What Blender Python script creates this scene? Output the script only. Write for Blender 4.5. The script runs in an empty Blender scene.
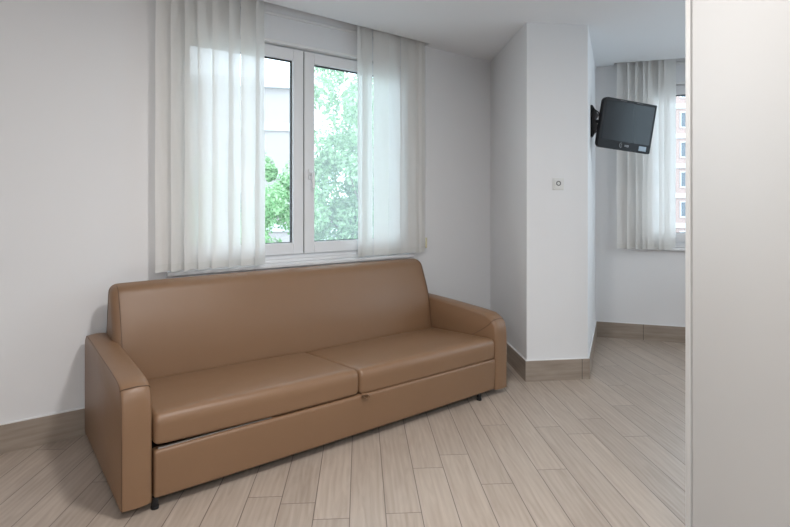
import bpy, bmesh, math, random
from mathutils import Vector, Matrix
R = math.radians
C = bpy.context.scene.collection
random.seed(7)

# ------------------------------------------------------------ camera, sky, exposure
cam = bpy.data.cameras.new('camera'); camo = bpy.data.objects.new('camera', cam); C.objects.link(camo)
cam.lens = 24.0; cam.sensor_width = 36.0; cam.shift_y = -0.0766; cam.clip_start = 0.05
camo.location = (0, 0, 1.215); camo.rotation_euler = (R(90), 0, 0)
bpy.context.scene.camera = camo
vs = bpy.context.scene.view_settings
vs.view_transform = 'Standard'; vs.look = 'None'; vs.gamma = 1.0; vs.use_curve_mapping = False
vs.exposure = 0.68
world = bpy.data.worlds.new('overcast_sky'); bpy.context.scene.world = world; world.use_nodes = True
wn = world.node_tree.nodes; wl = world.node_tree.links
bg = wn['Background']; bg.inputs['Strength'].default_value = 3.2
bg.inputs['Color'].default_value = (0.73, 0.855, 1.0, 1)

def portal(name, loc, rotz, w, h):
    l = bpy.data.lights.new(name, 'AREA'); l.shape = 'RECTANGLE'; l.size = w; l.size_y = h
    l.cycles.is_portal = True
    o = bpy.data.objects.new(name, l); C.objects.link(o); o.location = loc
    o.rotation_euler = (R(-90), 0, rotz)      # emits toward local -y of the wall frame, into the room
    return o

# wall frames: x along the wall, y out of the room
WA = Vector((-1.7172, 2.7, 0)); RA = math.atan2(0.5955, 0.8034)
WB = Vector((1.827, 4.797, 0)); RB = math.atan2(-0.3088, 0.9511)
MA = Matrix.Translation(WA) @ Matrix.Rotation(RA, 4, 'Z')
MB_ = Matrix.Translation(WB) @ Matrix.Rotation(RB, 4, 'Z')
portal('window_portal', MA @ Vector((1.4, 0.30, 1.55)), RA, 1.9, 1.5)
portal('window_portal', MB_ @ Vector((1.05, 0.30, 1.55)), RB, 1.6, 1.5)

# ------------------------------------------------------------ materials
def lin(r, g, b):
    f = lambda c: (c/255/12.92) if c/255 <= 0.04045 else ((c/255+0.055)/1.055)**2.4
    return (f(r), f(g), f(b), 1)

class NT:
    def __init__(s, name):
        s.m = bpy.data.materials.new(name); s.m.use_nodes = True
        s.t = s.m.node_tree; s.n = s.t.nodes; s.l = s.t.links
        s.b = s.n['Principled BSDF']; s.out = s.n['Material Output']
    def add(s, t, **kw):
        n = s.n.new(t)
        for k, v in kw.items(): setattr(n, k, v)
        return n
    def val(s, v):
        n = s.n.new('ShaderNodeValue'); n.outputs[0].default_value = v; return n.outputs[0]
    def link(s, a, b): s.l.new(a, b)
    def math(s, op, a, b=None):
        n = s.n.new('ShaderNodeMath'); n.operation = op
        for i, v in enumerate((a, b)):
            if v is None: continue
            if isinstance(v, (int, float)): n.inputs[i].default_value = v
            else: s.l.new(v, n.inputs[i])
        return n.outputs[0]

def plain(name, col, rough=0.5, metal=0.0, spec=0.5, noise=0.0, nscale=40, bump=0.0, bscale=200, coord='Object'):
    a = NT(name); a.b.inputs['Roughness'].default_value = rough
    a.b.inputs['Metallic'].default_value = metal; a.b.inputs['Specular IOR Level'].default_value = spec
    tc = a.add('ShaderNodeTexCoord')
    nz = a.add('ShaderNodeTexNoise'); nz.inputs['Scale'].default_value = nscale
    nz.inputs['Detail'].default_value = 4
    a.link(tc.outputs[coord], nz.inputs['Vector'])
    mx = a.add('ShaderNodeMix', data_type='RGBA')
    mx.inputs['A'].default_value = tuple(c*(1-noise) for c in col[:3])+(1,)
    mx.inputs['B'].default_value = tuple(min(1, c*(1+noise)) for c in col[:3])+(1,)
    a.link(nz.outputs['Fac'], mx.inputs['Factor']); a.link(mx.outputs['Result'], a.b.inputs['Base Color'])
    if bump:
        n2 = a.add('ShaderNodeTexNoise'); n2.inputs['Scale'].default_value = bscale; n2.inputs['Detail'].default_value = 3
        a.link(tc.outputs[coord], n2.inputs['Vector'])
        bp = a.add('ShaderNodeBump'); bp.inputs['Strength'].default_value = bump; bp.inputs['Distance'].default_value = 0.002
        a.link(n2.outputs['Fac'], bp.inputs['Height']); a.link(bp.outputs['Normal'], a.b.inputs['Normal'])
    return a.m

M = {}
M['wall'] = plain('wall_paint', (0.84, 0.84, 0.85, 1), 0.75, noise=0.015, nscale=3, bump=0.08, bscale=220)
M['ceiling'] = plain('ceiling_paint', (0.87, 0.88, 0.90, 1), 0.85, noise=0.01, nscale=3)
M['pvc'] = plain('white_window_plastic', (0.82, 0.83, 0.85, 1), 0.3, noise=0.01)
M['gasket'] = plain('dark_gasket', (0.03, 0.032, 0.036, 1), 0.6)
M['sill'] = plain('white_sill', (0.82, 0.82, 0.83, 1), 0.35, noise=0.02)
M['caulk'] = plain('white_caulk', (0.86, 0.86, 0.86, 1), 0.5)
M['wardrobe'] = plain('wardrobe_laminate', (0.58, 0.575, 0.565, 1), 0.42, noise=0.01, nscale=2)
M['wardrobe_edge'] = plain('wardrobe_edge_laminate', (0.66, 0.655, 0.64, 1), 0.4, noise=0.01)
M['seam'] = plain('leather_seam', (0.115, 0.062, 0.037, 1), 0.6)
M['black'] = plain('black_plastic', (0.010, 0.010, 0.012, 1), 0.4, spec=0.25)
M['black_metal'] = plain('black_metal', (0.02, 0.02, 0.022, 1), 0.35, metal=0.4)
M['steel'] = plain('grey_metal_bar', (0.45, 0.45, 0.45, 1), 0.35, metal=0.9)
M['underlay'] = plain('dark_fabric_lining', (0.03, 0.024, 0.02, 1), 0.9)
M['silver'] = plain('silver_sticker', (0.30, 0.36, 0.42, 1), 0.35, metal=0.1)
M['logo'] = plain('pale_print', (0.42, 0.44, 0.47, 1), 0.5)
M['plate'] = plain('white_switch_plastic', (0.80, 0.80, 0.78, 1), 0.35)
M['mark'] = plain('grey_print', (0.16, 0.16, 0.17, 1), 0.5)
M['chain'] = plain('ivory_plastic', (0.75, 0.70, 0.48, 1), 0.4)
M['bark'] = plain('bark', (0.16, 0.12, 0.09, 1), 0.9, noise=0.3, nscale=12)
M['facade'] = plain('pale_render', (0.38, 0.345, 0.33, 1), 0.9, noise=0.04, nscale=0.6)
M['facade_white'] = plain('white_render', (0.55, 0.55, 0.55, 1), 0.9, noise=0.03, nscale=0.5)
M['facade_brick'] = plain('pale_pink_brick', (0.38, 0.28, 0.25, 1), 0.9, noise=0.08, nscale=2)
M['pane'] = plain('dark_far_pane', (0.10, 0.12, 0.14, 1), 0.2)
M['ground'] = plain('street_asphalt', (0.30, 0.30, 0.30, 1), 0.95, noise=0.1, nscale=0.4)

# leather
a = NT('tan_leather')
tc = a.add('ShaderNodeTexCoord')
nz = a.add('ShaderNodeTexNoise'); nz.inputs['Scale'].default_value = 5; nz.inputs['Detail'].default_value = 5
a.link(tc.outputs['Object'], nz.inputs['Vector'])
mx = a.add('ShaderNodeMix', data_type='RGBA')
mx.inputs['A'].default_value = (0.236, 0.133, 0.071, 1); mx.inputs['B'].default_value = (0.258, 0.147, 0.080, 1)
a.link(nz.outputs['Fac'], mx.inputs['Factor']); a.link(mx.outputs['Result'], a.b.inputs['Base Color'])
vo = a.add('ShaderNodeTexVoronoi'); vo.inputs['Scale'].default_value = 420
a.link(tc.outputs['Object'], vo.inputs['Vector'])
bp = a.add('ShaderNodeBump'); bp.inputs['Strength'].default_value = 0.25; bp.inputs['Distance'].default_value = 0.0012
a.link(vo.outputs['Distance'], bp.inputs['Height'])
n2 = a.add('ShaderNodeTexNoise'); n2.inputs['Scale'].default_value = 3.2; n2.inputs['Detail'].default_value = 2
a.link(tc.outputs['Object'], n2.inputs['Vector'])
bp2 = a.add('ShaderNodeBump'); bp2.inputs['Strength'].default_value = 0.25; bp2.inputs['Distance'].default_value = 0.02
a.link(n2.outputs['Fac'], bp2.inputs['Height']); a.link(bp.outputs['Normal'], bp2.inputs['Normal'])
a.link(bp2.outputs['Normal'], a.b.inputs['Normal'])
a.b.inputs['Roughness'].default_value = 0.40; a.b.inputs['Specular IOR Level'].default_value = 0.6
M['leather'] = a.m

# plank floor: planks run along the local y of a frame turned by 3.8 degrees
def plank_material():
    a = NT('pale_oak_plank_tile'); W = 0.1405; L = 1.30
    tc = a.add('ShaderNodeTexCoord'); mp = a.add('ShaderNodeMapping')
    mp.inputs['Rotation'].default_value = (0, 0, R(-3.8)); mp.inputs['Location'].default_value = (0.040, 0.35, 0)
    a.link(tc.outputs['Object'], mp.inputs['Vector'])
    sp = a.add('ShaderNodeSeparateXYZ'); a.link(mp.outputs['Vector'], sp.inputs[0])
    u = a.math('DIVIDE', sp.outputs['X'], W); row = a.math('FLOOR', u); fu = a.math('SUBTRACT', u, row)
    wn1 = a.add('ShaderNodeTexWhiteNoise', noise_dimensions='1D'); a.link(row, wn1.inputs['W'])
    v = a.math('ADD', a.math('DIVIDE', sp.outputs['Y'], L), wn1.outputs['Value'])
    col = a.math('FLOOR', v); fv = a.math('SUBTRACT', v, col)
    cb = a.add('ShaderNodeCombineXYZ'); a.link(row, cb.inputs[0]); a.link(col, cb.inputs[1])
    wn2 = a.add('ShaderNodeTexWhiteNoise', noise_dimensions='2D'); a.link(cb.outputs[0], wn2.inputs['Vector'])
    # distance to the seams in metres
    du = a.math('MULTIPLY', a.math('MINIMUM', fu, a.math('SUBTRACT', 1.0, fu)), W)
    dv = a.math('MULTIPLY', a.math('MINIMUM', fv, a.math('SUBTRACT', 1.0, fv)), L)
    d = a.math('MINIMUM', du, dv)
    mr = a.add('ShaderNodeMapRange'); mr.inputs['From Min'].default_value = 0.0006; mr.inputs['From Max'].default_value = 0.0024
    a.link(d, mr.inputs['Value'])
    # grain
    cg = a.add('ShaderNodeCombineXYZ')
    a.link(a.math('ADD', a.math('MULTIPLY', sp.outputs['X'], 30.0), a.math('MULTIPLY', wn2.outputs['Value'], 90.0)), cg.inputs[0])
    a.link(a.math('MULTIPLY', sp.outputs['Y'], 3.0), cg.inputs[1])
    a.link(a.math('MULTIPLY', row, 7.3), cg.inputs[2])
    g1 = a.add('ShaderNodeTexNoise'); g1.inputs['Scale'].default_value = 1.0; g1.inputs['Detail'].default_value = 6
    g1.inputs['Distortion'].default_value = 1.2; a.link(cg.outputs[0], g1.inputs['Vector'])
    wv = a.add('ShaderNodeTexWave', wave_type='BANDS', bands_direction='X'); wv.inputs['Scale'].default_value = 0.42
    wv.inputs['Distortion'].default_value = 9; wv.inputs['Detail'].default_value = 3; wv.inputs['Detail Scale'].default_value = 0.7
    a.link(cg.outputs[0], wv.inputs['Vector'])
    gg = a.math('ADD', a.math('MULTIPLY', g1.outputs['Fac'], 0.88), a.math('MULTIPLY', wv.outputs['Fac'], 0.12))
    cr = a.add('ShaderNodeValToRGB')
    cr.color_ramp.elements[0].position = 0.28; cr.color_ramp.elements[0].color = (0.385, 0.315, 0.26, 1)
    cr.color_ramp.elements[1].position = 0.72; cr.color_ramp.elements[1].color = (0.50, 0.425, 0.362, 1)
    a.link(gg, cr.inputs['Fac'])
    hs = a.add('ShaderNodeHueSaturation'); a.link(cr.outputs['Color'], hs.inputs['Color'])
    a.link(a.math('ADD', 0.94, a.math('MULTIPLY', wn2.outputs['Value'], 0.12)), hs.inputs['Value'])
    hs.inputs['Saturation'].default_value = 1.05
    mx = a.add('ShaderNodeMix', data_type='RGBA'); mx.inputs['A'].default_value = (0.13, 0.10, 0.085, 1)
    a.link(mr.outputs['Result'], mx.inputs['Factor']); a.link(hs.outputs['Color'], mx.inputs['B'])
    a.link(mx.outputs['Result'], a.b.inputs['Base Color'])
    bp = a.add('ShaderNodeBump'); bp.inputs['Strength'].default_value = 0.25; bp.inputs['Distance'].default_value = 0.002
    a.link(a.math('ADD', mr.outputs['Result'], a.math('MULTIPLY', gg, 0.25)), bp.inputs['Height'])
    a.link(bp.outputs['Normal'], a.b.inputs['Normal'])
    a.b.inputs['Roughness'].default_value = 0.38; a.b.inputs['Specular IOR Level'].default_value = 0.5
    return a.m
M['floor'] = plank_material()

def base_material():
    a = NT('taupe_baseboard_tile')
    tc = a.add('ShaderNodeTexCoord'); mp = a.add('ShaderNodeMapping'); mp.inputs['Scale'].default_value = (1.2, 1.2, 14)
    a.link(tc.outputs['Object'], mp.inputs['Vector'])
    g = a.add('ShaderNodeTexNoise'); g.inputs['Scale'].default_value = 3; g.inputs['Detail'].default_value = 5
    a.link(mp.outputs['Vector'], g.inputs['Vector'])
    cr = a.add('ShaderNodeValToRGB')
    cr.color_ramp.elements[0].position = 0.3; cr.color_ramp.elements[0].color = (0.29, 0.235, 0.19, 1)
    cr.color_ramp.elements[1].position = 0.75; cr.color_ramp.elements[1].color = (0.42, 0.35, 0.29, 1)
    a.link(g.outputs['Fac'], cr.inputs['Fac'])
    sp = a.add('ShaderNodeSeparateXYZ'); a.link(tc.outputs['Object'], sp.inputs[0])
    u = a.math('DIVIDE', a.math('ADD', sp.outputs['X'], 1.18-0.395), 1.18)
    fu = a.math('SUBTRACT', u, a.math('FLOOR', u))
    du = a.math('MULTIPLY', a.math('MINIMUM', fu, a.math('SUBTRACT', 1.0, fu)), 1.18)
    st = a.math('GREATER_THAN', du, 0.002)
    mx = a.add('ShaderNodeMix', data_type='RGBA'); mx.inputs['A'].default_value = (0.08, 0.06, 0.05, 1)
    a.link(st, mx.inputs['Factor']); a.link(cr.outputs['Color'], mx.inputs['B'])
    a.link(mx.outputs['Result'], a.b.inputs['Base Color']); a.b.inputs['Roughness'].default_value = 0.5
    return a.m
M['base'] = base_material()

# clear pane: transparent with a faint mirror
def glass(name, tint, gloss, haze):
    a = NT(name); a.n.remove(a.b)
    tr = a.add('ShaderNodeBsdfTransparent'); tr.inputs['Color'].default_value = tint
    gl = a.add('ShaderNodeBsdfGlossy'); gl.inputs['Roughness'].default_value = 0.03
    df = a.add('ShaderNodeBsdfTranslucent'); df.inputs['Color'].default_value = (0.85, 0.92, 0.90, 1)
    m1 = a.add('ShaderNodeMixShader'); m1.inputs[0].default_value = haze
    a.link(tr.outputs[0], m1.inputs[1]); a.link(df.outputs[0], m1.inputs[2])
    fr = a.add('ShaderNodeFresnel'); fr.inputs['IOR'].default_value = 1.45
    m2 = a.add('ShaderNodeMixShader'); a.link(a.math('MULTIPLY', fr.outputs[0], gloss), m2.inputs[0])
    a.link(m1.outputs[0], m2.inputs[1]); a.link(gl.outputs[0], m2.inputs[2]); a.link(m2.outputs[0], a.out.inputs['Surface'])
    return a.m
M['glass'] = glass('clear_glass', (0.96, 0.98, 0.97, 1), 0.8, 0.02)
M['glass_haze'] = glass('hazed_tinted_glass', (0.93, 0.975, 0.97, 1), 0.8, 0.12)  # pale haze mixed into the pane, standing for a blurred reflection

def sheer(name, alpha, transl, col):
    a = NT(name); a.n.remove(a.b)
    tc = a.add('ShaderNodeTexCoord')
    nz = a.add('ShaderNodeTexNoise'); nz.inputs['Scale'].default_value = 60; a.link(tc.outputs['Object'], nz.inputs['Vector'])
    mx = a.add('ShaderNodeMix', data_type='RGBA'); mx.inputs['A'].default_value = tuple(c*0.97 for c in col[:3])+(1,)
    mx.inputs['B'].default_value = col; a.link(nz.outputs['Fac'], mx.inputs['Factor'])
    df = a.add('ShaderNodeBsdfDiffuse'); tl = a.add('ShaderNodeBsdfTranslucent'); tp = a.add('ShaderNodeBsdfTransparent')
    a.link(mx.outputs['Result'], df.inputs['Color']); a.link(mx.outputs['Result'], tl.inputs['Color'])
    m1 = a.add('ShaderNodeMixShader'); m1.inputs[0].default_value = transl
    a.link(df.outputs[0], m1.inputs[1]); a.link(tl.outputs[0], m1.inputs[2])
    m2 = a.add('ShaderNodeMixShader'); m2.inputs[0].default_value = alpha
    a.link(tp.outputs[0], m2.inputs[1]); a.link(m1.outputs[0], m2.inputs[2]); a.link(m2.outputs[0], a.out.inputs['Surface'])
    return a.m
M['sheer'] = sheer('sheer_blind_fabric', 0.945, 0.46, (0.95, 0.935, 0.91, 1))
M['hem'] = sheer('sheer_blind_hem', 0.985, 0.36, (0.88, 0.87, 0.84, 1))

def leaf_mat(name, col, col2):
    a = NT(name)
    oi = a.add('ShaderNodeNewGeometry')
    mx = a.add('ShaderNodeMix', data_type='RGBA'); mx.inputs['A'].default_value = col; mx.inputs['B'].default_value = col2
    a.link(oi.outputs['Random Per Island'], mx.inputs['Factor']); a.link(mx.outputs['Result'], a.b.inputs['Base Color'])
    a.b.inputs['Roughness'].default_value = 0.45
    tl = a.add('ShaderNodeBsdfTranslucent'); a.link(mx.outputs['Result'], tl.inputs['Color'])
    ms = a.add('ShaderNodeMixShader'); ms.inputs[0].default_value = 0.4
    a.link(a.b.outputs[0], ms.inputs[1]); a.link(tl.outputs[0], ms.inputs[2]); a.link(ms.outputs[0], a.out.inputs['Surface'])
    return a.m
M['leaf'] = leaf_mat('light_green_leaves', (0.13, 0.30, 0.11, 1), (0.40, 0.60, 0.32, 1))
M['leaf2'] = leaf_mat('blue_green_leaves', (0.17, 0.32, 0.13, 1), (0.48, 0.63, 0.38, 1))

def emit(name, col, s):
    a = NT(name); a.b.inputs['Emission Color'].default_value = col; a.b.inputs['Emission Strength'].default_value = s
    a.b.inputs['Base Color'].default_value = (0.8, 0.8, 0.8, 1); return a.m
M['lamp'] = emit('lit_diffuser', (1, 0.90, 0.78, 1), 4.0)

# screen of the television
a = NT('dark_screen'); a.b.inputs['Base Color'].default_value = (0.010, 0.012, 0.016, 1)
a.b.inputs['Roughness'].default_value = 0.22; a.b.inputs['Specular IOR Level'].default_value = 0.4
M['screen'] = a.m

# ------------------------------------------------------------ mesh helpers
def bx(bm, x0, x1, y0, y1, z0, z1):
    r = bmesh.ops.create_cube(bm, size=1)
    bmesh.ops.scale(bm, vec=(x1-x0, y1-y0, z1-z0), verts=r['verts'])
    bmesh.ops.translate(bm, vec=((x0+x1)/2, (y0+y1)/2, (z0+z1)/2), verts=r['verts'])
    return r['verts']
def prism(bm, pts, z0, z1):
    lo = [bm.verts.new((p[0], p[1], z0)) for p in pts]; hi = [bm.verts.new((p[0], p[1], z1)) for p in pts]
    bm.faces.new(lo); bm.faces.new(hi); n = len(pts)
    for i in range(n): bm.faces.new((lo[i], lo[(i+1) % n], hi[(i+1) % n], hi[i]))
def tube(bm, pts, r, seg=8, closed=False):
    pts = [Vector(p) for p in pts]; n = len(pts); rings = []
    prev = None
    for i, p in enumerate(pts):
        if closed: d = pts[(i+1) % n]-pts[i-1]
        else: d = pts[min(i+1, n-1)]-pts[max(i-1, 0)]
        d.normalize()
        ref = prev if prev is not None else (Vector((0, 0, 1)) if abs(d.z) < 0.9 else Vector((1, 0, 0)))
        a_ = d.cross(ref)
        if a_.length < 1e-4: a_ = d.orthogonal()
        a_.normalize(); b_ = a_.cross(d).normalized(); prev = b_
        rings.append([bm.verts.new(p+(a_*math.cos(t)+b_*math.sin(t))*r) for t in [2*math.pi*k/seg for k in range(seg)]])
    m = n if closed else n-1
    for i in range(m):
        A, B = rings[i], rings[(i+1) % n]
        for k in range(seg): bm.faces.new((A[k], A[(k+1) % seg], B[(k+1) % seg], B[k]))
    if not closed: bm.faces.new(rings[0][::-1]); bm.faces.new(rings[-1])
def cyl(bm, p0, p1, r, seg=16): tube(bm, [p0, p1], r, seg)
def obj(name, bm, mat, parent=None, smooth=False, bevel=0, bseg=2, mats=None, auto=None):
    bmesh.ops.recalc_face_normals(bm, faces=bm.faces)
    me = bpy.data.meshes.new(name); bm.to_mesh(me); bm.free()
    o = bpy.data.objects.new(name, me); C.objects.link(o)
    for m_ in ([mat] if mats is None else mats): me.materials.append(m_)
    if smooth:
        for p in me.polygons: p.use_smooth = True
    if bevel:
        md = o.modifiers.new('bevel', 'BEVEL'); md.width = bevel; md.segments = bseg; md.limit_method = 'ANGLE'; md.angle_limit = R(40)
        for p in me.polygons: p.use_smooth = True
        wm = o.modifiers.new('wn', 'WEIGHTED_NORMAL'); wm.keep_sharp = True
    if parent is not None: o.parent = parent
    return o
def nb(): return bmesh.new()
def box(name, dims, mat, parent=None, **kw):
    bm = nb(); bx(bm, *dims); return obj(name, bm, mat, parent, **kw)
def tag(o, label, cat, group=None, kind=None):
    if label: o['label'] = label
    if cat: o['category'] = cat
    if group: o['group'] = group
    if kind: o['kind'] = kind
    return o
def thing(name, label, cat, loc=(0, 0, 0), rotz=0, group=None):
    o = bpy.data.objects.new(name, None); C.objects.link(o); o.empty_display_size = 0.1
    o.location = loc; o.rotation_euler = (0, 0, rotz); return tag(o, label, cat, group)
def place(o, loc, rotz): o.location = loc; o.rotation_euler = (0, 0, rotz); return o
def struct(o, label=None):
    o['kind'] = 'structure'
    if label: o['label'] = label
    return o

# ------------------------------------------------------------ room shell
CH = 2.448
def A(s, d): return (MA @ Vector((s, -d, 0))).to_2d()
def B(s, d): return (MB_ @ Vector((s, -d, 0))).to_2d()
cornerC = Vector((0.8325, 4.59)); F0 = Vector((0.8973, 3.591)); P0 = Vector((1.3365, 3.648)); B0 = B(0, 0)
AL = A(-2.4, 0); BL = Vector((-0.965, -2.34)); BR = Vector((1.88, -2.34)); WR = Vector((1.62, 1.86)); RN = Vector((3.35, 2.0)); BE = B(1.95, 0)
room = [AL, A(0.38, 0), A(2.42, 0), cornerC, F0, P0, B0, BE, RN, WR, BR, BL]
bm = nb(); prism(bm, [AL, cornerC, F0, P0, B0, BE, RN, WR, BR, BL], -0.12, 0.0)
struct(obj('floor', bm, M['floor']), 'pale oak plank floor laid away from the viewer')
LIP = [A(0.38, 0), A(0.38, 0.150), A(2.42, 0.075), A(2.42, 0)]
LIPB = [B(0.15, 0), B(0.15, 0.112), B(1.75, 0.095), B(1.75, 0)]
bm = nb(); prism(bm, [AL]+LIP+[cornerC, F0, P0, B0]+LIPB+[BE, RN, WR, BR, BL], CH, CH+0.14)
struct(obj('ceiling', bm, M['ceiling']), 'white ceiling with slots for the blinds')
bm = nb(); prism(bm, [AL, cornerC, F0, P0, B0, BE, RN, WR, BR, BL], CH+0.141, CH+0.24)
struct(obj('trim_1', bm, M['ceiling']), 'white top of the blind slots')

# window wall
def wallwin(name, M4, rz, s0, s1, w0, w1, z0, z1, t=0.26):
    bm = nb()
    bx(bm, s0, w0, 0, t, 0, CH+0.14); bx(bm, w1, s1, 0, t, 0, CH+0.14)
    bx(bm, w0, w1, 0, t, 0, z0); bx(bm, w0, w1, 0, t, z1, CH+0.14)
    return place(obj(name, bm, M['wall']), M4.to_translation(), rz)
struct(wallwin('wall_window', MA, RA, -2.6, 3.3, 0.52, 2.28, 0.80, CH-0.002), 'white wall behind the sofa')
struct(wallwin('wall_far', MB_, RB, -0.12, 2.2, 0.30, 1.80, 0.795, CH-0.002), 'white wall beyond the pillar')
bm = nb(); prism(bm, [cornerC, F0, P0, B0, B0+Vector((0.1, 0.3)), cornerC+Vector((0.05, 0.35))], 0, CH+0.14)
struct(obj('wall_pillar', bm, M['wall'], bevel=0.004), 'white angled pillar beside the sofa')
def seg(name, p, q, t=0.2, ext=0.0):
    d = (q-p).normalized(); nn = Vector((d.y, -d.x)); p = p-d*ext; q = q+d*ext
    bm = nb(); prism(bm, [p, q, q-nn*t, p-nn*t], 0, CH+0.14); return struct(obj(name, bm, M['wall']))
seg('wall_left', BL, AL, 0.2); 
kd = (BL-BR).normalized(); RK = math.atan2(kd.y, kd.x); MK = Matrix.Translation((BR.x, BR.y, 0)) @ Matrix.Rotation(RK, 4, 'Z')
struct(wallwin('wall_back', MK, RK, -0.2, (BL-BR).length+0.2, 0.35, 1.75, 0.80, CH-0.002), 'white wall with an added window, behind the viewer')
seg('wall_right', WR, BR, 0.2)
seg('wall_alcove', RN, WR, 0.2)
ed = (RN-BE).normalized(); RE = math.atan2(ed.y, ed.x); ME = Matrix.Translation((BE.x, BE.y, 0)) @ Matrix.Rotation(RE, 4, 'Z')
struct(wallwin('wall_end', ME, RE, -0.1, 2.4, 0.35, 1.85, 0.80, CH-0.002), 'white wall with an added window, right of the frame')

# baseboards (tile, 1 cm thick) with a white caulk line on top
def baseboard(name, loc, rz, s0, s1, capname='caulk_line'):
    o = place(box(name, (s0, s1, -0.011, 0.0, 0.0, 0.139), M['base']), loc, rz); struct(o)
    c = box(capname, (s0, s1, -0.0085, 0.0, 0.139, 0.1445), M['caulk'], o); return o
baseboard('baseboard_window', WA, RA, -2.38, 3.16)
baseboard('baseboard_far', WB, RB, 0.0, 1.94)
def bb(name, p, q, e0=0, e1=0):
    d = q-p; return baseboard(name, (p.x, p.y, 0), math.atan2(d.y, d.x), -e0, d.length+e1)
bb('baseboard_pillar_left', cornerC, F0, -0.01, 0.010); bb('baseboard_pillar_front', F0, P0, 0.010, 0.008); bb('baseboard_pillar_right', P0, B0, 0.008, -0.01)

# ------------------------------------------------------------ windows
def window(num, M4, rz, s0, s1, mid, handle):
    root = place(bpy.data.objects.new('window_%d' % num, None), M4.to_translation(), rz); C.objects.link(root)
    struct(root, ['white two-sash window behind the sofa', 'white window beyond the pillar', 'added unseen window in the alcove, right of the frame', 'added unseen window behind the viewer'][num-1])
    zb, zt = 0.842, 2.252; g = 0.012
    bm = nb()
    bx(bm, s0, s0+0.05, 0.055, 0.125, zb, zt); bx(bm, s1-0.05, s1, 0.055, 0.125, zb, zt)
    bx(bm, s0+0.05, s1-0.05, 0.055, 0.125, zb, zb+0.035); bx(bm, s0+0.05, s1-0.05, 0.055, 0.125, zt-0.02, zt)
    obj('window_frame', bm, M['pvc'], root, bevel=0.003)
    for i, (a0, a1) in enumerate(((s0+0.045, mid-0.0035), (mid+0.0035, s1-0.045))):
        m = 0.076; z0, z1 = 0.874, 2.243
        bm = nb()
        bx(bm, a0, a0+m, 0.035, 0.095, z0, z1); bx(bm, a1-m, a1, 0.035, 0.095, z0, z1)
        bx(bm, a0+m, a1-m, 0.035, 0.095, z0, z0+m); bx(bm, a0+m, a1-m, 0.035, 0.095, z1-m, z1)
        sash = obj('window_sash', bm, M['pvc'], root, bevel=0.004)
        bm = nb(); k = 0.008
        bx(bm, a0+m-.001, a0+m+k, 0.058, 0.074, z0+m, z1-m); bx(bm, a1-m-k, a1-m+.001, 0.058, 0.074, z0+m, z1-m)
        bx(bm, a0+m+k, a1-m-k, 0.058, 0.074, z0+m-.001, z0+m+k*.5); bx(bm, a0+m+k, a1-m-k, 0.058, 0.074, z1-m-k, z1-m+.001)
        obj('gasket', bm, M['gasket'], sash)
        box('glass', (a0+m, a1-m, 0.0650, 0.0665, z0+m, z1-m), M['glass_haze'] if i else M['glass'], sash)
    box('sash_gap', (mid-0.003, mid+0.003, 0.043, 0.06, 0.876, 2.240), M['gasket'], root)
    # shutter box and its trims
    bm = nb(); bx(bm, s0, s1, 0.004, 0.20, 2.262, CH-0.006)
    sh = obj('shutter_box', bm, M['pvc'], root)
    bm = nb(); bx(bm, s0, s1, -0.010, 0.06, 2.252, 2.268); bx(bm, s0, s1, -0.008, 0.004, CH-0.024, CH-0.006)
    obj('shutter_trim', bm, M['caulk'], sh, bevel=0.003)
    # sill
    bm = nb(); bx(bm, s0-0.02, s1+0.02, -0.035, 0.125, 0.800, 0.822)
    bx(bm, s0+0.002, s1-0.002, 0.05, 0.13, 0.822, 0.842)
    obj('window_sill', bm, M['sill'], root, bevel=0.003)
    # handle
    if handle:
        bm = nb(); bx(bm, mid+0.028, mid+0.054, 0.022, 0.036, 1.375, 1.445)
        bx(bm, mid+0.033, mid+0.049, -0.016, 0.026, 1.402, 1.424)
        bx(bm, mid+0.032, mid+0.050, -0.028, -0.014, 1.31, 1.426)
        obj('window_handle', bm, M['pvc'], root, bevel=0.004)
    return root
window(1, MA, RA, 0.53, 2.27, 1.398, True)
window(2, MB_, RB, 0.31, 1.79, 1.05, False)
window(3, ME, RE, 0.36, 1.84, 1.10, False)  # added window out of view, lets cool daylight into the alcove
window(4, MK, RK, 0.36, 1.74, 1.05, False)  # added window out of view, gives cool fill from behind the camera
portal('window_portal', MK @ Vector((1.05, 0.30, 1.55)), RK, 1.4, 1.5)
portal('window_portal', ME @ Vector((1.1, 0.30, 1.55)), RE, 1.5, 1.5)

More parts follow.
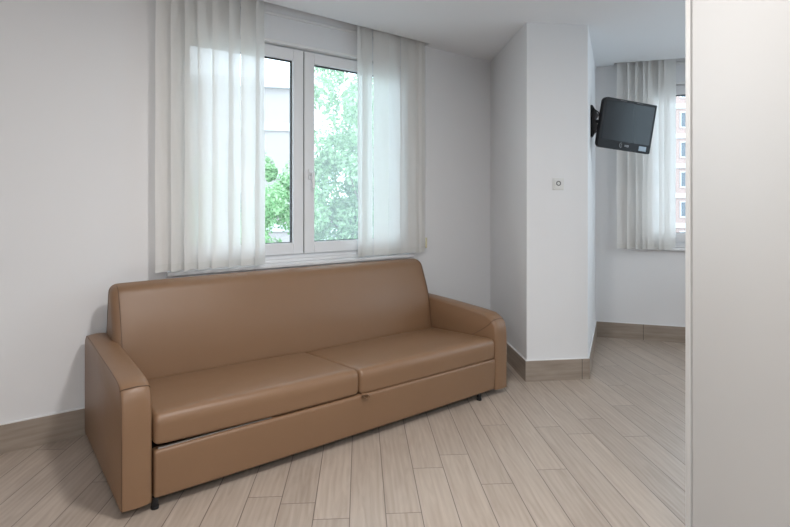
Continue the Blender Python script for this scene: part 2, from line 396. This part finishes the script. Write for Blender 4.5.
# ------------------------------------------------------------ vertical blinds
def blind(label, M4, rz, slats, d, zb, rail, chain=None):
    root = thing('vertical_blind', label, 'blind', M4.to_translation(), rz, None)
    box('head_rail', (rail[0], rail[1], -d-0.02, -d+0.02, 2.535, 2.56), M['pvc'], root)
    for i, (s, th, w) in enumerate(slats):
        bm = nb(); t = R(-th); n = 9; rows = 16; ph = random.uniform(0, 6)
        hem = 0.042; zs = [zb, zb+hem]+[zb+hem+(2.535-zb-hem)*k/rows for k in range(1, rows+1)]
        grid = []
        for z in zs:
            tt = t+0.05*math.sin(z*2.1+ph); row = []
            for k in range(n):
                x = (k/(n-1)-0.5)*w; y = 0.004*(1-(2*k/(n-1)-1)**2)+0.0015*math.sin(z*9+k+ph)
                row.append(bm.verts.new((s+x*math.cos(tt)-y*math.sin(tt), -d+x*math.sin(tt)+y*math.cos(tt), z)))
            grid.append(row)
        for r_ in range(len(zs)-1):
            for k in range(n-1):
                f_ = bm.faces.new((grid[r_][k], grid[r_][k+1], grid[r_+1][k+1], grid[r_+1][k]))
                f_.material_index = 1 if r_ == 0 else 0
        o = obj('slat', bm, None, root, smooth=True, mats=[M['sheer'], M['hem']])
        bm = nb(); bx(bm, s-0.006, s+0.006, -d-0.004, -d+0.004, 2.53, 2.54); obj('slat_clip', bm, M['pvc'], root)
    bm = nb(); pts = []
    for (s, th, w), (s2, th2, w2) in zip(slats[:-1], slats[1:]):
        pts += [(s+(s2-s)*k/6, -d-0.002, zb+0.008-0.006*math.sin(math.pi*k/6)) for k in range(6)]
    tube(bm, pts, 0.0012, 5); obj('link_chain', bm, M['pvc'], root)
    if chain is not None:
        bm = nb(); tube(bm, [(chain, -d, 2.53), (chain+.003, -d, 1.6), (chain, -d, zb+0.10)], 0.0015, 6)
        obj('control_cord', bm, M['pvc'], root)
        bm = nb(); cyl(bm, (chain, -d, zb+0.03), (chain, -d, zb+0.11), 0.007, 10); obj('cord_weight', bm, M['chain'], root, smooth=True)
    return root
w = 0.122
blind('pale sheer vertical blind drawn to the left of the sofa window', MA, RA,
      [(0.487, -30, w), (0.563, -37, w), (0.637, -33, w), (0.716, -28, w), (0.81, -14, w+.012), (0.885, -37, w), (0.982, -6, w), (1.046, -40, w)],
      0.068, 0.831, (0.42, 1.40), None)
blind('pale sheer vertical blind drawn to the right of the sofa window', MA, RA,
      [(1.80, -36, w), (1.855, -20, w), (1.975, 12, w), (2.095, -10, w), (2.20, -13, w), (2.29, 8, w), (2.345, -18, w)],
      0.050, 0.836, (1.41, 2.412), 2.402)
blind('pale sheer vertical blind beyond the pillar, behind the television', MB_, RB,
      [(0.225, -30, w), (0.298, -46, w), (0.363, -48, w), (0.419, -48, w), (0.474, -28, w), (0.553, -40, w), (0.600, -34, w)],
      0.055, 0.812, (0.18, 1.72))

# ------------------------------------------------------------ ceiling lamp and added fill lights (their own light inside)
def ceiling_light(loc, power, size, label):
    t = thing('ceiling_light', label, 'lamp', loc)
    bm = nb(); rr = size/2
    bmesh.ops.create_cone(bm, cap_ends=True, segments=40, radius1=rr+0.02, radius2=rr+0.03, depth=0.05, matrix=Matrix.Translation((0, 0, -0.025)))
    obj('housing', bm, M['caulk'], t)
    bm = nb(); bmesh.ops.create_cone(bm, cap_ends=True, segments=40, radius1=rr-0.01, radius2=rr, depth=0.02, matrix=Matrix.Translation((0, 0, -0.058)))
    obj('diffuser', bm, M['lamp'], t)
    l = bpy.data.lights.new('lamp_light', 'AREA'); l.shape = 'DISK'; l.size = size; l.energy = power; l.color = (1.0, 0.975, 0.96)
    lo = bpy.data.objects.new('lamp_light', l); C.objects.link(lo); lo.parent = t; lo.location = (0, 0, -0.075)
ceiling_light((0.12, 1.5, CH), 18, 0.22, 'round white ceiling lamp above the sofa')
ceiling_light((0.5, -0.9, CH), 20, 0.45, 'added round fill light on the ceiling behind the viewer')  # added out of view as soft fill from behind the camera
ceiling_light((2.7, 2.9, CH), 4, 0.35, 'added round fill light on the alcove ceiling right of the frame')  # added out of view to brighten the alcove

# ------------------------------------------------------------ wardrobe
wr = thing('wardrobe', 'tall off-white laminate wardrobe at the right edge of the photo', 'wardrobe', (0.992, 1.80, 0), R(3.8))
# local: -y runs toward the viewer, x into the wall
box('side_panel', (0.0, 0.60, -0.024, 0.0, 0.0, 2.40), M['wardrobe_edge'], wr, bevel=0.0015)
box('carcass', (0.03, 0.60, -3.0, -0.024, 0.0, 2.40), M['wardrobe'], wr)
for k in range(3):
    dr = box('door', (0.006, 0.026, -0.0285-0.98*(k+1)+0.004, -0.0285-0.98*k, 0.06, 2.39), M['wardrobe'], wr, bevel=0.0015)
box('plinth', (0.02, 0.03, -3.0, -0.024, 0.0, 0.058), M['wardrobe'], wr)

# ------------------------------------------------------------ pillar thermostat / switch
uf = (P0-F0).normalized(); sw = thing('wall_switch', 'small white square switch plate on the pillar', 'switch', (F0.x, F0.y, 0), math.atan2(uf.y, uf.x))
sx, sz = 0.2255, 1.346
box('plate', (sx-0.040, sx+0.040, -0.006, 0.0, sz-0.041, sz+0.041), M['plate'], sw, bevel=0.003)
box('rocker', (sx-0.029, sx+0.029, -0.0085, -0.0055, sz-0.030, sz+0.030), M['plate'], sw, bevel=0.0015)
bm = nb(); tube(bm, [(sx+0.014*math.cos(t), -0.0086, sz+0.004+0.014*math.sin(t)) for t in [2*math.pi*k/24 for k in range(24)]], 0.0035, 6, True)
obj('dial_mark', bm, M['mark'], sw, smooth=True)

# ------------------------------------------------------------ television on its bracket
tvm = Matrix.Translation((1.744, 3.95, 1.794)) @ Matrix.Rotation(R(14), 4, 'Z') @ Matrix.Rotation(R(6), 4, 'X') @ Matrix.Rotation(R(6), 4, 'Y')
tv = thing('television', 'small black flat television on a wall bracket at the pillar', 'television', (1.744, 3.95, 1.794))
def tvobj(o): o.matrix_local = Matrix.Translation((-1.744, -3.95, -1.794)) @ tvm; return o
def rrect(w_, h_, radii, n=8, cx=0, cz=0):
    pts = []
    for (sx_, sz_, a0), r in zip(((1, 1, 0), (-1, 1, 90), (-1, -1, 180), (1, -1, 270)), radii):
        for k in range(n+1):
            t = R(a0+90*k/n); pts.append((cx+sx_*(w_/2-r)+r*math.cos(t), cz+sz_*(h_/2-r)+r*math.sin(t)))
    return pts
def slabxz(bm, pts, y0, y1):
    a_ = [bm.verts.new((p[0], y0, p[1])) for p in pts]; b_ = [bm.verts.new((p[0], y1, p[1])) for p in pts]
    bm.faces.new(a_); bm.faces.new(b_[::-1]); n = len(pts)
    for i in range(n): bm.faces.new((a_[i], b_[i], b_[(i+1) % n], a_[(i+1) % n]))
bm = nb(); slabxz(bm, rrect(0.465, 0.372, (0.008, 0.036, 0.036, 0.012)), 0.0, 0.035)
tvobj(obj('bezel', bm, M['black'], tv, bevel=0.004))
bm = nb(); slabxz(bm, rrect(0.425, 0.288, (0.004,)*4, cz=0.022), -0.0015, 0.003); tvobj(obj('screen', bm, M['screen'], tv))
bm = nb(); slabxz(bm, rrect(0.36, 0.28, (0.03,)*4), 0.034, 0.07); tvobj(obj('back_cover', bm, M['black'], tv, bevel=0.01))
bm = nb()
tube(bm, [(-0.028+0.017*math.cos(R(t)), -0.002, -0.150+0.017*math.sin(R(t))) for t in range(90, 271, 15)], 0.0022, 6)
tube(bm, [(-0.022+0.009*math.cos(R(t)), -0.002, -0.150+0.009*math.sin(R(t))) for t in range(90, 271, 20)], 0.0014, 6)
tvobj(obj('brand_mark', bm, M['logo'], tv)); bm = nb()
for (x0, x1, z0, z1) in ((0.002, 0.006, -.158, -.142), (0.013, 0.017, -.158, -.142), (0.006, 0.013, -.152, -.148),
                         (0.022, 0.026, -.158, -.142), (0.026, 0.034, -.146, -.142), (0.026, 0.034, -.158, -.154), (0.033, 0.037, -.155, -.145)):
    bx(bm, x0, x1, -0.003, 0.0005, z0, z1)
tvobj(obj('lettering', bm, M['logo'], tv))
bm = nb(); bx(bm, 0.128, 0.192, -0.002, 0.001, -0.171, -0.136); tvobj(obj('sticker', bm, M['silver'], tv))
bm = nb()
for x0 in (-0.09, 0.05):
    bm = nb(); bx(bm, x0, x0+0.05, -0.002, 0.001, 0.174, 0.178); tvobj(obj('top_strip', bm, M['mark'], tv))
# bracket: plate on the pillar's right side, knuckle and arm to the back of the set
pd = (B0-P0).normalized(); br = thing('wall_bracket', 'black metal swivel bracket holding the television on the pillar', 'bracket', (P0.x, P0.y, 0), math.atan2(pd.y, pd.x))
# local: x along the side, -y into the room
pr = lambda s: P0+pd*s
box('wall_plate', (0.345, 0.425, -0.012, 0.0, 1.715, 1.955), M['black_metal'], br, bevel=0.006)
def w2l(p):
    mm = (Matrix.Translation((P0.x, P0.y, 0)) @ Matrix.Rotation(math.atan2(pd.y, pd.x), 4, 'Z')).inverted(); return mm @ Vector(p)
e = w2l(tvm @ Vector((-0.05, 0.085, 0.0)))
bm = nb(); cyl(bm, (0.385, -0.012, 1.80), (0.385, -0.012, 1.87), 0.02); bx(bm, 0.37, 0.40, -0.03, -0.01, 1.79, 1.88); obj('pivot', bm, M['black_metal'], br)
bm = nb(); tube(bm, [(0.385, -0.03, 1.835), (0.385, -0.075, 1.825), tuple(e)], 0.014, 10)
tube(bm, [(0.385, -0.02, 1.93), (0.385, -0.055, 1.90), (0.385, -0.075, 1.84)], 0.005, 8)
tube(bm, [(0.385, -0.02, 1.74), (0.385, -0.055, 1.77), (0.385, -0.075, 1.82)], 0.005, 8)
obj('arm', bm, M['black_metal'], br, smooth=True)
bm = nb(); gp = [(0, 1.955), (-.014, 1.955), (-.058, 1.875), (-.03, 1.835), (-.058, 1.795), (-.014, 1.715), (0, 1.715)]
ga = [bm.verts.new((0.365, q[0], q[1])) for q in gp]; gb = [bm.verts.new((0.405, q[0], q[1])) for q in gp]
bm.faces.new(ga); bm.faces.new(gb[::-1])
for k in range(7): bm.faces.new((ga[k], ga[(k+1) % 7], gb[(k+1) % 7], gb[k]))
obj('gusset', bm, M['black_metal'], br)
# head plate against the back cover
bm = nb(); hm = (Matrix.Translation((P0.x, P0.y, 0)) @ Matrix.Rotation(math.atan2(pd.y, pd.x), 4, 'Z')).inverted() @ tvm
vv = bx(bm, -0.10, 0.0, 0.0701, 0.082, -0.05, 0.05); bmesh.ops.transform(bm, matrix=hm, verts=vv); obj('head_plate', bm, M['black_metal'], br)

# ------------------------------------------------------------ sofa
SL = 2.236; AW = 0.106; MID = 1.0965
sofa = thing('sofa', 'long tan leather sofa bed against the window wall', 'sofa', (-1.043, 2.006, 0), math.atan2(0.6152, 0.7884))
# arm profile (y back, z up)
def arm_profile():
    top = [(0.0, 0.034), (0.0, 0.385), (0.003, 0.43), (0.011, 0.459), (0.026, 0.481), (0.050, 0.494), (0.09, 0.503), (0.15, 0.509), (0.26, 0.516),
           (0.45, 0.527), (0.65, 0.535), (0.84, 0.540), (0.885, 0.534), (0.912, 0.515), (0.922, 0.485), (0.925, 0.44), (0.925, 0.034)]
    return top
def arm(x0, x1, mirror):
    AW = x1-x0; bm = nb()
    if mirror: prof = [(0.0, 0.036), (0.0, 0.375), (0.003, 0.415), (0.012, 0.446), (0.030, 0.471), (0.054, 0.487)]+arm_profile()[6:]
    else: prof = [(y, z+(0.012*max(0, 1-y/0.45) if z > 0.4 and y < .45 else 0)) for y, z in arm_profile()]
    # cross-section stations across the width: slightly crowned so that the edges read as seams
    st = [(0.0, 0.006), (0.004, 0.0015), (0.012, 0.0), (0.5, -0.0025), (AW-0.012, 0.0), (AW-0.004, 0.0015), (AW, 0.006)]
    st = [(0.0, 0.006), (0.004, 0.0015), (0.012, 0.0), (0.5*AW, -0.004), (AW-0.028, -0.0015), (AW-0.018, 0.0005), (AW-0.010, 0.0035), (AW-0.004, 0.008), (AW, 0.015)]
    if mirror: st = [(AW-p_[0], p_[1]) for p_ in st[::-1]]
    cy, cz = 0.45, 0.27; rows = []
    for sx_, ins in st:
        row = []
        for (y, z) in prof:
            yy = y+(ins if y < cy else -ins)*(1 if (y < 0.2 or y > 0.8) else 0); zz = z-(ins if z > 0.3 else 0)
            row.append(bm.verts.new((x0+sx_, yy, zz)))
        rows.append(row)
    for a_, b_ in zip(rows[:-1], rows[1:]):
        for i in range(len(prof)-1): bm.faces.new((a_[i], a_[i+1], b_[i+1], b_[i]))
        bm.faces.new((a_[-1], a_[0], b_[0], b_[-1]))
    bm.faces.new(rows[0]); bm.faces.new(rows[-1][::-1])
    o = obj('armrest', bm, M['leather'], sofa, smooth=True); md = o.modifiers.new('b', 'EDGE_SPLIT'); md.split_angle = R(50)
    outer, inner = (x0, x0+AW) if not mirror else (x0+AW, x0)
    sg = 1 if not mirror else -1
    bm = nb()
    for xx, q in ((outer+sg*0.0025, 0.0032),):
        pts = [(xx, y+(q if y < .2 else (-q if y > .8 else 0)), z-(q if z > .3 else 0)) for (y, z) in prof[:-1]]
        tube(bm, pts, 0.0012, 6)
    # cross seam over the front of the arm, running down the inner face
    for_ins = [(0.0, .006), (.012, 0.0), (.5*AW, -.004), (AW-.028, -.0015), (AW-.018, .0005), (AW-.010, .0035), (AW-.004, .008), (AW, .015)]
    cross = [(outer+sg*w_, (0.027 if mirror else 0.0235)+i_, (0.4722 if mirror else 0.494)-i_) for w_, i_ in for_ins]
    tube(bm, cross+[(inner+sg*0.0004, 0.040+(0.180*k/10), (0.456 if mirror else 0.474)-0.118*(k/10)**0.85) for k in range(1, 11)], 0.0015, 6)
    obj('seam', bm, M['seam'], o, smooth=True)
    return o
arm(0.0, AW+0.006, False); arm(SL-AW, SL, True)

# soft cushion from a rounded box: grid per face via subdivided cube, superellipse rounding and crown
def cushion(name, x0, x1, prof, rnd, crown, nx=28, mat='leather', pinch=0.0):
    # prof: closed list of (y,z) seen from the side; ends rounded by rnd
    bm = nb(); cyp = sum(p[0] for p in prof)/len(prof); czp = sum(p[1] for p in prof)/len(prof)
    xs = []
    for k in range(6):
        t = math.pi/2*k/5; xs.append((x0+rnd*(1-math.sin(t)), rnd*(1-math.cos(t)) if False else rnd*(1-math.sin(math.acos(1-math.sin(t))) if False else 0)))
    stations = []
    for k in range(7):
        t = math.pi/2*k/6; stations.append((x0+rnd*(1-math.cos(t)), rnd*(1-math.sin(t))))
    for k in range(1, nx): stations.append((x0+rnd+(x1-x0-2*rnd)*k/nx, 0.0))
    for k in range(6, -1, -1):
        t = math.pi/2*k/6; stations.append((x1-rnd*(1-math.cos(t)), rnd*(1-math.sin(t))))
    n = len(prof)
    nor = []
    for i in range(n):
        p, q = Vector(prof[i-1]), Vector(prof[(i+1) % n]); d = (q-p).normalized(); nn = Vector((d.y, -d.x))
        c = Vector(prof[i])-Vector((cyp, czp))
        if nn.dot(c) < 0: nn = -nn
        nor.append(nn)
    rows = []
    for (x, ins) in stations:
        u = (x-x0)/(x1-x0); cr = crown*(4*u*(1-u))**0.5 if 0 < u < 1 else 0
        rows.append([bm.verts.new((x, p[0]+nn[0]*(cr*w_-ins), p[1]+nn[1]*(cr*w_-ins))) for p, nn, w_ in [(Vector(prof[i]), nor[i], 1.0 if len(prof[i]) < 3 else prof[i][2]) for i in range(n)]])
    for a_, b_ in zip(rows[:-1], rows[1:]):
        for i in range(n): bm.faces.new((a_[i], a_[(i+1) % n], b_[(i+1) % n], b_[i]))
    bm.faces.new(rows[0]); bm.faces.new(rows[-1][::-1])
    return obj(name, bm, M[mat], sofa, smooth=True)
def roundpoly(pts, radii, n=6, sub=6):
    out = []; m = len(pts)
    for i in range(m):
        p = Vector(pts[i]); a_ = (Vector(pts[i-1])-p); b_ = (Vector(pts[(i+1) % m])-p); r = radii[i]
        la, lb = a_.length, b_.length; a_.normalize(); b_.normalize()
        s, e_ = p+a_*min(r, la*.45), p+b_*min(r, lb*.45)
        for k in range(n+1):
            t = k/n; out.append(tuple((s*(1-t)**2+p*2*t*(1-t)+e_*t*t)))
        # extra points on the straight run
        pn = Vector(pts[(i+1) % m]); rn = min(radii[(i+1) % m], lb*.45); s2 = pn+(p-pn).normalized()*rn
        for k in range(1, sub): out.append(tuple(e_*(1-k/sub)+s2*(k/sub)))
    return out
# seat cushions: front bottom, front top, back top, back bottom
seat = lambda zb: roundpoly([(0.004, zb), (-0.002, 0.362), (0.592, 0.326), (0.592, zb-0.006)], [0.012, 0.05, 0.035, 0.02])
c1 = cushion('seat_cushion', AW+0.008, MID-0.0035, seat(0.240), 0.022, 0.006)
c2 = cushion('seat_cushion', MID+0.0025, SL-AW-0.003, seat(0.238), 0.022, 0.006)
c1.rotation_euler = (0, R(0.7), 0); c1.location = (0, 0, 0.0165)
# backrest
bk = roundpoly([(0.600, 0.29), (0.624, 0.54), (0.722, 0.785), (0.80, 0.806), (0.905, 0.29)], [0.03, 0.12, 0.04, 0.03, 0.03])
bkc = cushion('backrest', 0.085, SL-0.085, bk, 0.042, 0.008, nx=40)
for xx in (0.085+0.034, SL-0.085-0.034):
    bm = nb()
    tube(bm, [(xx, y_-0.007, z_) for (y_, z_) in bk if z_ > 0.32 and y_ < 0.76], 0.0012, 6)
    obj('seam', bm, M['seam'], bkc, smooth=True)
# front panel and body
fp = roundpoly([(0.006, 0.042), (0.000, 0.232), (0.05, 0.232), (0.05, 0.042)], [0.012, 0.014, 0.01, 0.01])
cushion('front_panel', AW+0.013, SL-AW-0.004, fp, 0.010, 0.005)
box('base_frame', (AW+0.002, SL-AW-0.001, 0.052, 0.88, 0.045, 0.225), M['underlay'], sofa)
box('rear_panel', (AW+0.002, SL-AW-0.001, 0.885, 0.92, 0.034, 0.60), M['leather'], sofa)
box('bed_rail', (AW+0.03, 0.62, 0.012, 0.022, 0.233, 0.240), M['steel'], sofa)
for x in (0.124, 1.995):
    bm = nb(); cyl(bm, (x, 0.018, 0.0), (x, 0.018, 0.046), 0.013, 16); cyl(bm, (x, 0.018, 0.0), (x, 0.018, 0.010), 0.016, 16)
    obj('leg', bm, M['black_metal'], sofa, bevel=0.001)
for x in (0.124, 1.985):
    bm = nb(); cyl(bm, (x, 0.85, 0.0), (x, 0.85, 0.046), 0.014, 16); obj('leg', bm, M['black_metal'], sofa)
# pull tab between the cushions
bm = nb(); ra, rb = [], []
for k in range(20):
    t = 2*math.pi*k/20; px_, pz_ = 0.026*math.cos(t), 0.0115*math.sin(t)*(1.25 if math.cos(t) > 0 else .8)
    q = R(-24); X_, Z_ = MID+0.024+px_*math.cos(q)-pz_*math.sin(q), 0.230+px_*math.sin(q)+pz_*math.cos(q)
    ra.append(bm.verts.new((X_, -0.022, Z_))); rb.append(bm.verts.new((X_+0.003, -0.006, Z_+0.004)))
for k in range(20): bm.faces.new((ra[k], ra[(k+1) % 20], rb[(k+1) % 20], rb[k]))
o = obj('pull_strap', bm, M['leather'], sofa, smooth=True); sd = o.modifiers.new('t', 'SOLIDIFY'); sd.thickness = 0.003; ss = o.modifiers.new('s', 'SUBSURF'); ss.levels = 2; ss.render_levels = 2

# ------------------------------------------------------------ outdoors
GZ = -5.0
bm = nb(); bx(bm, -60, 90, 6.5, 110, GZ-0.2, GZ); struct(obj('ground', bm, M['ground']), 'grey street surface outside')
def tree(loc, height, rad, nleaf, leafsize, mat, label, seedv, cz=0.62, squash=1.15):
    rnd = random.Random(seedv); t = thing('tree', label, 'tree', loc, 0, None)
    bm = nb(); tube(bm, [(0, 0, 0), (0.1, 0.05, height*.25), (0.0, 0.1, height*.5), (0.05, 0, height*.66)], 0.08, 10)
    ends = []
    for k in range(14):
        a_ = rnd.uniform(0, 6.28); z0 = height*rnd.uniform(.3, .55); l = rad*rnd.uniform(.5, .95)
        p1 = (l*.5*math.cos(a_), l*.5*math.sin(a_), z0+l*.4); p2 = (l*math.cos(a_), l*math.sin(a_), z0+l*.6+.3)
        tube(bm, [(0.03, 0.05, z0), p1, p2], 0.018, 6); ends.append(Vector(p2))
    obj('trunk', bm, M['bark'], t, smooth=True)
    bm = nb(); c0 = Vector((0, 0, height*cz))
    clumps = []
    for k in range(110):
        v = Vector((rnd.gauss(0, 1), rnd.gauss(0, 1), rnd.gauss(0, 1))).normalized()*rnd.uniform(.1, 1)
        clumps.append((c0+Vector((v.x*rad, v.y*rad, v.z*rad*squash)), rad*rnd.uniform(.13, .30)))
    for k in range(nleaf):
        c, r = clumps[rnd.randrange(len(clumps))]
        v = Vector((rnd.gauss(0, 1), rnd.gauss(0, 1), rnd.gauss(0, .8))).normalized()*r*rnd.uniform(.3, 1)**.5
        p = c+v; nrm = (v.normalized()+Vector((rnd.uniform(-1, 1), rnd.uniform(-1, 1), rnd.uniform(-.2, 1.2)))).normalized()
        t1 = nrm.orthogonal().normalized(); t1 = Matrix.Rotation(rnd.uniform(0, 6.28), 3, nrm) @ t1; t2 = nrm.cross(t1)
        L = leafsize*rnd.uniform(.7, 1.4); Wd = L*.55
        bm.faces.new([bm.verts.new(q) for q in (p-t1*L*.5, p+t2*Wd*.5, p+t1*L*.5+nrm*L*.1, p-t2*Wd*.5)])
    obj('foliage', bm, M[mat], t)
    return t
def ray(px, Y): return ((px-395)/526.7*Y, Y)
x, y = ray(368, 13.5); tree((x, y, GZ), 10.6, 2.15, 50000, 0.115, 'leaf2', 'bushy green tree filling the right pane of the sofa window', 3, 0.60, 1.75)
x, y = ray(262, 9.6); tree((x, y, GZ), 8.1, 1.15, 48000, 0.075, 'leaf', 'lower green tree filling the left pane of the sofa window', 5, 0.58, 2.3)
x, y = ray(168, 18.0); tree((x, y, GZ), 8.6, 2.6, 7000, 0.24, 'leaf', 'green tree outside behind the left blind of the sofa window', 8, 0.6, 1.3)

def facade(label, loc, rotz, W, Hh, D, wall, bands, cols, rows, ww, wh, x_first, z_first, dx, dz, cornice=True):
    t = thing('apartment_building', label, 'building', loc, rotz)
    bm = nb(); bx(bm, 0, W, 0, D, 0, Hh); wo = obj('facade_wall', bm, wall, t)
    if cornice: box('cornice', (-0.3, W+0.3, -0.35, 0.0, Hh-0.5, Hh), M['facade_white'], t)
    for z in bands:
        box('floor_band', (0, W, -0.14, 0, z, z+0.45), M['facade_white'], t)
    for r_ in range(rows):
        for c in range(cols):
            x_ = x_first+c*dx; z_ = z_first+r_*dz
            bm = nb(); f_ = 0.12
            bx(bm, x_, x_+ww, -0.08, 0, z_, z_+f_); bx(bm, x_, x_+ww, -0.08, 0, z_+wh-f_, z_+wh)
            bx(bm, x_, x_+f_, -0.08, 0, z_+f_, z_+wh-f_); bx(bm, x_+ww-f_, x_+ww, -0.08, 0, z_+f_, z_+wh-f_)
            bx(bm, x_+ww/2-.05, x_+ww/2+.05, -0.07, 0, z_+f_, z_+wh-f_)
            wf = obj('window', bm, M['facade_white'], t)
            box('pane', (x_+f_, x_+ww-f_, -0.03, -0.001, z_+f_, z_+wh-f_), M['pane'], wf)
    return t
# pale block seen above the left tree; its right corner stands at the middle of the left pane
x, y = ray(290, 30)
th = R(12)
facade('pale block of flats outside the sofa window, above the trees', (x-15*math.cos(th), y-15*math.sin(th), GZ), th, 15, 13.2, 10, M['facade'],
       [1.6, 4.6, 7.6, 10.3], 4, 3, 1.5, 1.5, 1.0, 2.4, 3.4, 3.0)
x, y = ray(640, 52)
facade('tall pink and white block of flats outside the window beyond the pillar', (x, y, GZ), R(-12), 16, 23, 12, M['facade_brick'],
       [0.9+2.9*k for k in range(7)], 6, 7, 1.5, 1.6, 1.1, 1.9, 2.5, 2.9)
